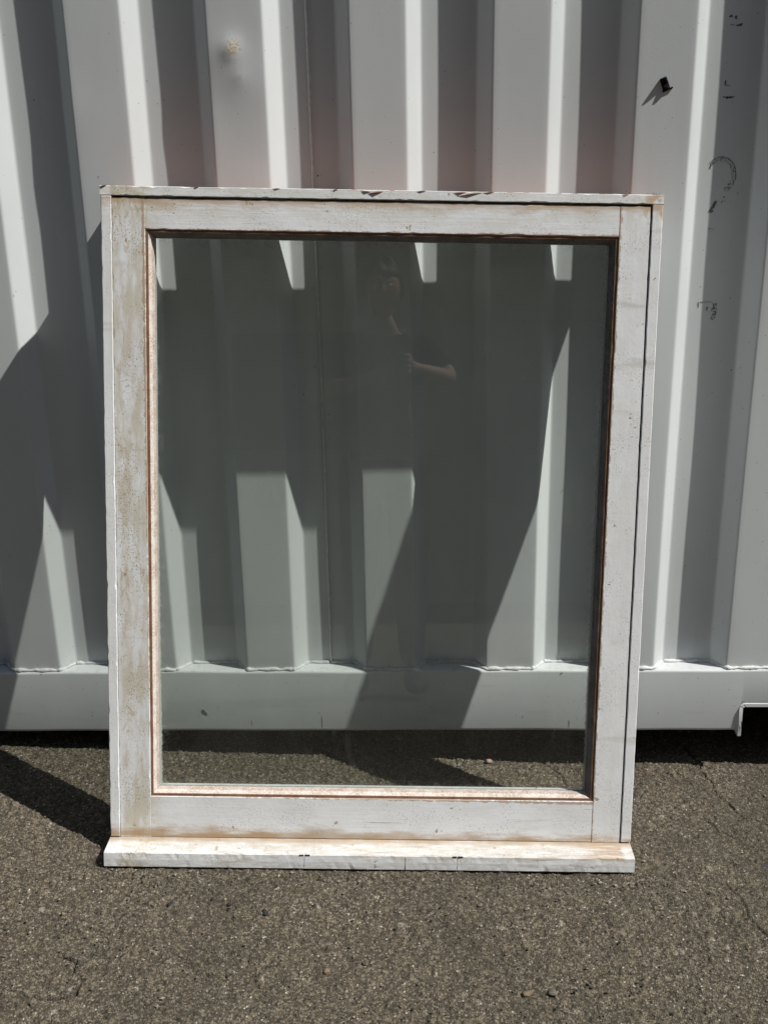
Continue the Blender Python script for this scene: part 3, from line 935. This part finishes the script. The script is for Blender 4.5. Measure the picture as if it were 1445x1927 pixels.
def skinned(name, nodes, edges, sub=1):
    """nodes {key: (pos, rx, ry)} -> evaluated mesh data of a skin modifier"""
    keys = list(nodes)
    me = bpy.data.meshes.new(name)
    me.from_pydata([nodes[k][0] for k in keys], [(keys.index(a), keys.index(b)) for a, b in edges], [])
    o = bpy.data.objects.new(name, me)
    C.objects.link(o)
    o.modifiers.new('skin', 'SKIN')
    sm = o.modifiers.new('sub', 'SUBSURF'); sm.levels = sub; sm.render_levels = sub
    for i, k in enumerate(keys):
        d = me.skin_vertices[0].data[i]
        d.radius = (nodes[k][1], nodes[k][2])
        d.use_root = (i == 0)
    dg = bpy.context.evaluated_depsgraph_get()
    dg.update()
    r = bpy.data.meshes.new_from_object(o.evaluated_get(dg))
    bpy.data.objects.remove(o)
    bpy.data.meshes.remove(me)
    vs = [v.co.copy() for v in r.vertices]; fs = [tuple(p.vertices) for p in r.polygons]
    bpy.data.meshes.remove(r)
    return vs, fs

def remeshed(name, pieces, mat, parent, vox, smooth=4):
    V, Fc = [], []
    for v, f in pieces:
        b = len(V); V += [Vector(p) for p in v]; Fc += [tuple(b+i for i in q) for q in f]
    o = mesh_obj(name, V, Fc, mat)
    m = o.modifiers.new('r', 'REMESH'); m.mode = 'VOXEL'; m.voxel_size = vox; m.use_smooth_shade = True
    m = o.modifiers.new('s', 'SMOOTH'); m.factor = .5; m.iterations = smooth
    dg = bpy.context.evaluated_depsgraph_get(); dg.update()
    r = bpy.data.meshes.new_from_object(o.evaluated_get(dg))
    r.name = name
    o.modifiers.clear()
    o.data = r
    r.polygons.foreach_set('use_smooth', [True]*len(r.polygons))
    if not r.materials: r.materials.append(mat)
    o.parent = parent
    return o

def ell(c, rx, ry, rz, fn=None, sub=4):
    bm = bmesh.new()
    bmesh.ops.create_icosphere(bm, subdivisions=sub, radius=1)
    vs = []
    for v in bm.verts:
        d = v.co.copy()
        p = Vector((d.x*rx, d.y*ry, d.z*rz))
        if fn: p = fn(d, p)
        vs.append(p+Vector(c))
    fs = [[v.index for v in f.verts] for f in bm.faces]
    bm.free()
    return vs, fs

PX, PY = -.055, -2.56
GZ = float(ground_z(np.array(PX), np.array(PY)))
person = empty('person', Matrix.Translation((PX, PY, GZ)), 'person in dark t-shirt taking the picture, mirrored in the window glass', 'person')
def L(x, y, z): return Vector((x-PX, y-PY, z-GZ))
# phone
ph_m = Matrix.Translation(CAM) @ cam_rot.to_4x4()
phone = empty('smartphone', ph_m, 'dark smartphone held up by the mirrored person', 'phone')
v, f = box_vf(-.062, .0155, -.133, .0165, .0045, .0125, .003); mesh_obj('body', v, f, M_PHONE, phone)
v, f = box_vf(-.0225, .0125, -.0225, .0135, .0025, .0047, .0015); mesh_obj('camera_plate', v, f, M_PHONE, phone)
for lx, ly in ((0, 0), (-.0165, 0), (0, -.0165)):
    v, f = ell((lx, ly, .0025), .0055, .0055, .0006, None, 2); mesh_obj('lens', v, f, M_LENS, phone)
def phw(x, y, z): return ph_m @ Vector((x, y, z))
hR = phw(.008, -.030, .022); hL = phw(-.060, -.070, .024)     # palms behind the phone edges

eR, eL = Vector((.225, -2.44, 1.29)), Vector((-.345, -2.44, 1.235))
wR = hR.lerp(eR, .30); wL = hL.lerp(eL, .30)
def P3(v): return tuple(L(v.x, v.y, v.z))
body = {
 'pelvis': (L(PX, -2.56, .98), .125, .095), 'waist': (L(PX, -2.56, 1.10), .120, .09), 'chest': (L(PX, -2.56, 1.30), .135, .10),
 'cl': (L(PX, -2.55, 1.43), .10, .075), 'nk': (L(PX+.003, -2.53, 1.51), .055, .055), 'hd': (L(PX+.003, -2.50, 1.60), .055, .06),
 'sR': (L(.125, -2.55, 1.435), .066, .066), 'sL': (L(-.235, -2.55, 1.435), .066, .066),
 'uR': (L(.195, -2.50, 1.35), .050, .050), 'uL': (L(-.295, -2.50, 1.33), .050, .050),
 'eR': (P3(eR), .043, .043), 'eL': (P3(eL), .043, .043),
 'fR': (P3(eR.lerp(wR, .35)), .042, .042), 'fL': (P3(eL.lerp(wL, .35)), .042, .042),
 'wR': (P3(wR), .027, .027), 'wL': (P3(wL), .027, .027),
 'hR': (P3(hR+Vector((.02, -.01, 0))), .030, .022), 'hL': (P3(hL+Vector((-.02, -.01, 0))), .030, .022),
}
ed = [('pelvis', 'waist'), ('waist', 'chest'), ('chest', 'cl'), ('cl', 'nk'), ('nk', 'hd'), ('cl', 'sR'), ('cl', 'sL'), ('sR', 'uR'), ('sL', 'uL'), ('uR', 'eR'), ('uL', 'eL'), ('eR', 'fR'), ('eL', 'fL'), ('fR', 'wR'), ('fL', 'wL'), ('wR', 'hR'), ('wL', 'hL')]
for s_, sg in (('R', 1), ('L', -1)):
    x = PX+sg*.095
    body['hip'+s_] = (L(x, -2.56, .90), .088, .088)
    body['th'+s_] = (L(x+sg*.008, -2.555, .68), .076, .076)
    body['kn'+s_] = (L(x+sg*.012, -2.55, .48), .057, .057)
    body['ca'+s_] = (L(x+sg*.014, -2.565, .34), .055, .055)
    body['an'+s_] = (L(x+sg*.016, -2.57, .09), .037, .037)
    body['ft'+s_] = (L(x+sg*.03, -2.48, .045), .040, .032)
    body['to'+s_] = (L(x+sg*.04, -2.40, .035), .036, .024)
    ed += [('pelvis', 'hip'+s_), ('hip'+s_, 'th'+s_), ('th'+s_, 'kn'+s_), ('kn'+s_, 'ca'+s_), ('ca'+s_, 'an'+s_), ('an'+s_, 'ft'+s_), ('ft'+s_, 'to'+s_)]
slim = {k: (v[0], v[1]*(.72 if k[:-1] in ('hip', 'th', 'kn', 'ca', 'an', 'ft', 'to') else .85 if k in ('pelvis', 'waist', 'chest') else 1), v[2]*(.72 if k[:-1] in ('hip', 'th', 'kn', 'ca', 'an', 'ft', 'to') else .85 if k in ('pelvis', 'waist', 'chest') else 1)) for k, v in body.items()}
pieces = [skinned('b', slim, ed, 2)]
HC = L(PX+.006, -2.475, 1.675)
def head_fn(d, p):
    # front is +y; jaw narrower, brow, nose, cheek planes
    if d.z < 0: p = Vector((p.x*(1+.28*d.z), p.y*(1+.05*d.z), p.z))
    if d.y > 0:
        nose = math.exp(-((d.x/.13)**2+((d.z+.12)/.22)**2))
        p.y += .026*nose
        p.y -= .010*(math.exp(-(((d.x-.36)/.17)**2+((d.z-.08)/.12)**2))+math.exp(-(((d.x+.36)/.17)**2+((d.z-.08)/.12)**2)))
        p.y += .005*math.exp(-((d.z-.26)/.10)**2)*(1-abs(d.x))
        p.y += .006*math.exp(-((d.x/.25)**2+((d.z+.50)/.09)**2))
        p.y -= .004*math.exp(-((d.x/.25)**2+((d.z+.58)/.03)**2))
        p.y += .010*math.exp(-((d.x/.3)**2+((d.z+.85)/.15)**2))
    return p
tilt = Matrix.Rotation(rad(-9), 3, 'X')
hv, hf = ell((0, 0, 0), .076, .098, .122, head_fn)
pieces.append(([tilt @ p + HC for p in hv], hf))
for sg in (-1, 1):
    ev, ef = ell((sg*.077, -.005, -.005), .012, .022, .033, None, 3)
    pieces.append(([tilt @ p + HC for p in ev], ef))
def finger(pts, r0, r1):
    n = {i: (P3(p), r0+(r1-r0)*i/(len(pts)-1), r0+(r1-r0)*i/(len(pts)-1)) for i, p in enumerate(pts)}
    return skinned('f', n, [(i, i+1) for i in range(len(pts)-1)], 1)
for sg in (1, -1):
    ex = .0155 if sg > 0 else -.062     # phone edge in phone space
    pc = Vector(hR if sg > 0 else hL)
    yb = -.030 if sg > 0 else -.070
    for k, (dy, ln) in enumerate(((.034, .92), (.012, 1.0), (-.010, .95), (-.031, .78))):
        root = phw(ex+sg*.012, yb+dy*.8, .030)
        pieces.append(finger([root, phw(ex+sg*.020, yb+dy, .012), phw(ex+sg*.011, yb+dy+.004, -.003), phw(ex-sg*.016*ln, yb+dy+.006, -.0035)], .0098, .0080))
    pieces.append(finger([phw(ex+sg*.012, yb-.02, .030), phw(ex+sg*.012, yb+.005, .030), phw(ex-sg*.006, yb+.03, .024), phw(ex-sg*.018, yb+.048, .0215)], .0120, .0090))
    pv, pf = ell((0, 0, 0), .022, .040, .015, None, 3)
    pieces.append(([L(*(ph_m @ (p+Vector((ex+sg*.016, yb, .034))))) for p in pv], pf))
remeshed('body', pieces, M_SKIN, person, .0042, 5)
for sg in (-1, 1):
    ev, ef = ell((sg*.029, .083, .012), .0115, .0115, .0115, None, 3)
    mesh_obj('eye', [tilt @ p + HC for p in ev], ef, M_EYE, person, True)
# hair
def hair_fn(d, p):
    q = 1+.05*math.sin(9*d.x+5*d.z)+.04*math.sin(13*d.y+3)
    if d.y > .30 and d.z < .33: q = .80
    if d.z < -.35: q = .80
    return p*q
hv, hf = ell((0, -.006, .010), .088, .108, .132, hair_fn)
remeshed('hair', [([tilt @ p + HC for p in hv], hf)], M_HAIR, person, .006, 3)
# clothes
def grow(keys, add, over={}):
    return {k: (over[k][0] if k in over else body[k][0], (over[k][1] if k in over else body[k][1])+add, (over[k][2] if k in over else body[k][2])+add) for k in keys}
sh = grow(['pelvis', 'waist', 'chest', 'cl', 'sR', 'sL', 'uR', 'uL'], .022, {'uR': (body['uR'][0].lerp(Vector(body['eR'][0]), .55), .052, .052), 'uL': (body['uL'][0].lerp(Vector(body['eL'][0]), .55), .052, .052), 'pelvis': (L(PX, -2.56, .92), .175, .150), 'waist': (L(PX, -2.56, 1.10), .140, .115)})
remeshed('t_shirt', [skinned('s', sh, [('pelvis', 'waist'), ('waist', 'chest'), ('chest', 'cl'), ('cl', 'sR'), ('cl', 'sL'), ('sR', 'uR'), ('sL', 'uL')], 2)], M_SHIRT, person, .008, 3)
tk = ['pelvis']+[a+b for b in 'RL' for a in ('hip', 'th', 'kn', 'ca', 'an')]
remeshed('trousers', [skinned('t', grow(tk, .018), [('pelvis', 'hipR'), ('hipR', 'thR'), ('thR', 'knR'), ('knR', 'caR'), ('caR', 'anR'), ('pelvis', 'hipL'), ('hipL', 'thL'), ('thL', 'knL'), ('knL', 'caL'), ('caL', 'anL')], 2)], M_JEANS, person, .010, 3)
for s_ in 'RL':
    remeshed('shoe', [skinned('h', grow(['an'+s_, 'ft'+s_, 'to'+s_], .016, {'an'+s_: (body['an'+s_][0]-Vector((0, 0, .04)), .036, .036)}), [('an'+s_, 'ft'+s_), ('ft'+s_, 'to'+s_)], 2)], M_SHOE, person, .006, 2)

# ------------------------------------------------------------------ building added across the yard, made tall to block sky light (mirrored in the pane)
M_CLAD = plain('dull_cladding', (.52, .48, .385), .8, .2, .15, 1.5)
M_ROOF = plain('roof_edge', (.10, .10, .10), .7, .2)
M_DOOR = plain('roller_door_paint', (.50, .49, .45), .6, .3, .1, 3)
M_WIN = plain('dark_pane', (.02, .025, .03), .15, .5)
WY = -9.0
gz = float(ground_z(np.array(0.), np.array(WY)))
wh = empty('warehouse', Matrix.Translation((0, WY, gz)), 'dull grey warehouse added across the yard, made tall to block sky light, mirrored in the glass', 'building')
box('wall', -16, 13, -9, 0, -.3, 9.0, M_CLAD, wh)
for k in range(29):
    box('cladding_panel', -16+k+.01, -15+k-.01, 0.002, .04, .4, 8.8, M_CLAD, wh)
box('roof', -16.3, 13.3, -9.3, .35, 9.0, 9.25, M_ROOF, wh)
for x in (-6.2, 1.0):
    d = box('roller_door', x, x+3.6, .05, .09, 0, 3.5, M_DOOR, wh)
    for k in range(11): box('slat', x+.05, x+3.55, .092, .115, .1+k*.31, .37+k*.31, M_DOOR, d)
for x in (-1.6, 6.2, 9.0):
    w_ = box('window', x, x+1.6, .05, .10, 1.6, 2.8, M_ROOF, wh)
    for k in range(2): box('pane', x+.06+k*.77, x+.77+k*.77, .101, .11, 1.68, 2.72, M_WIN, w_)
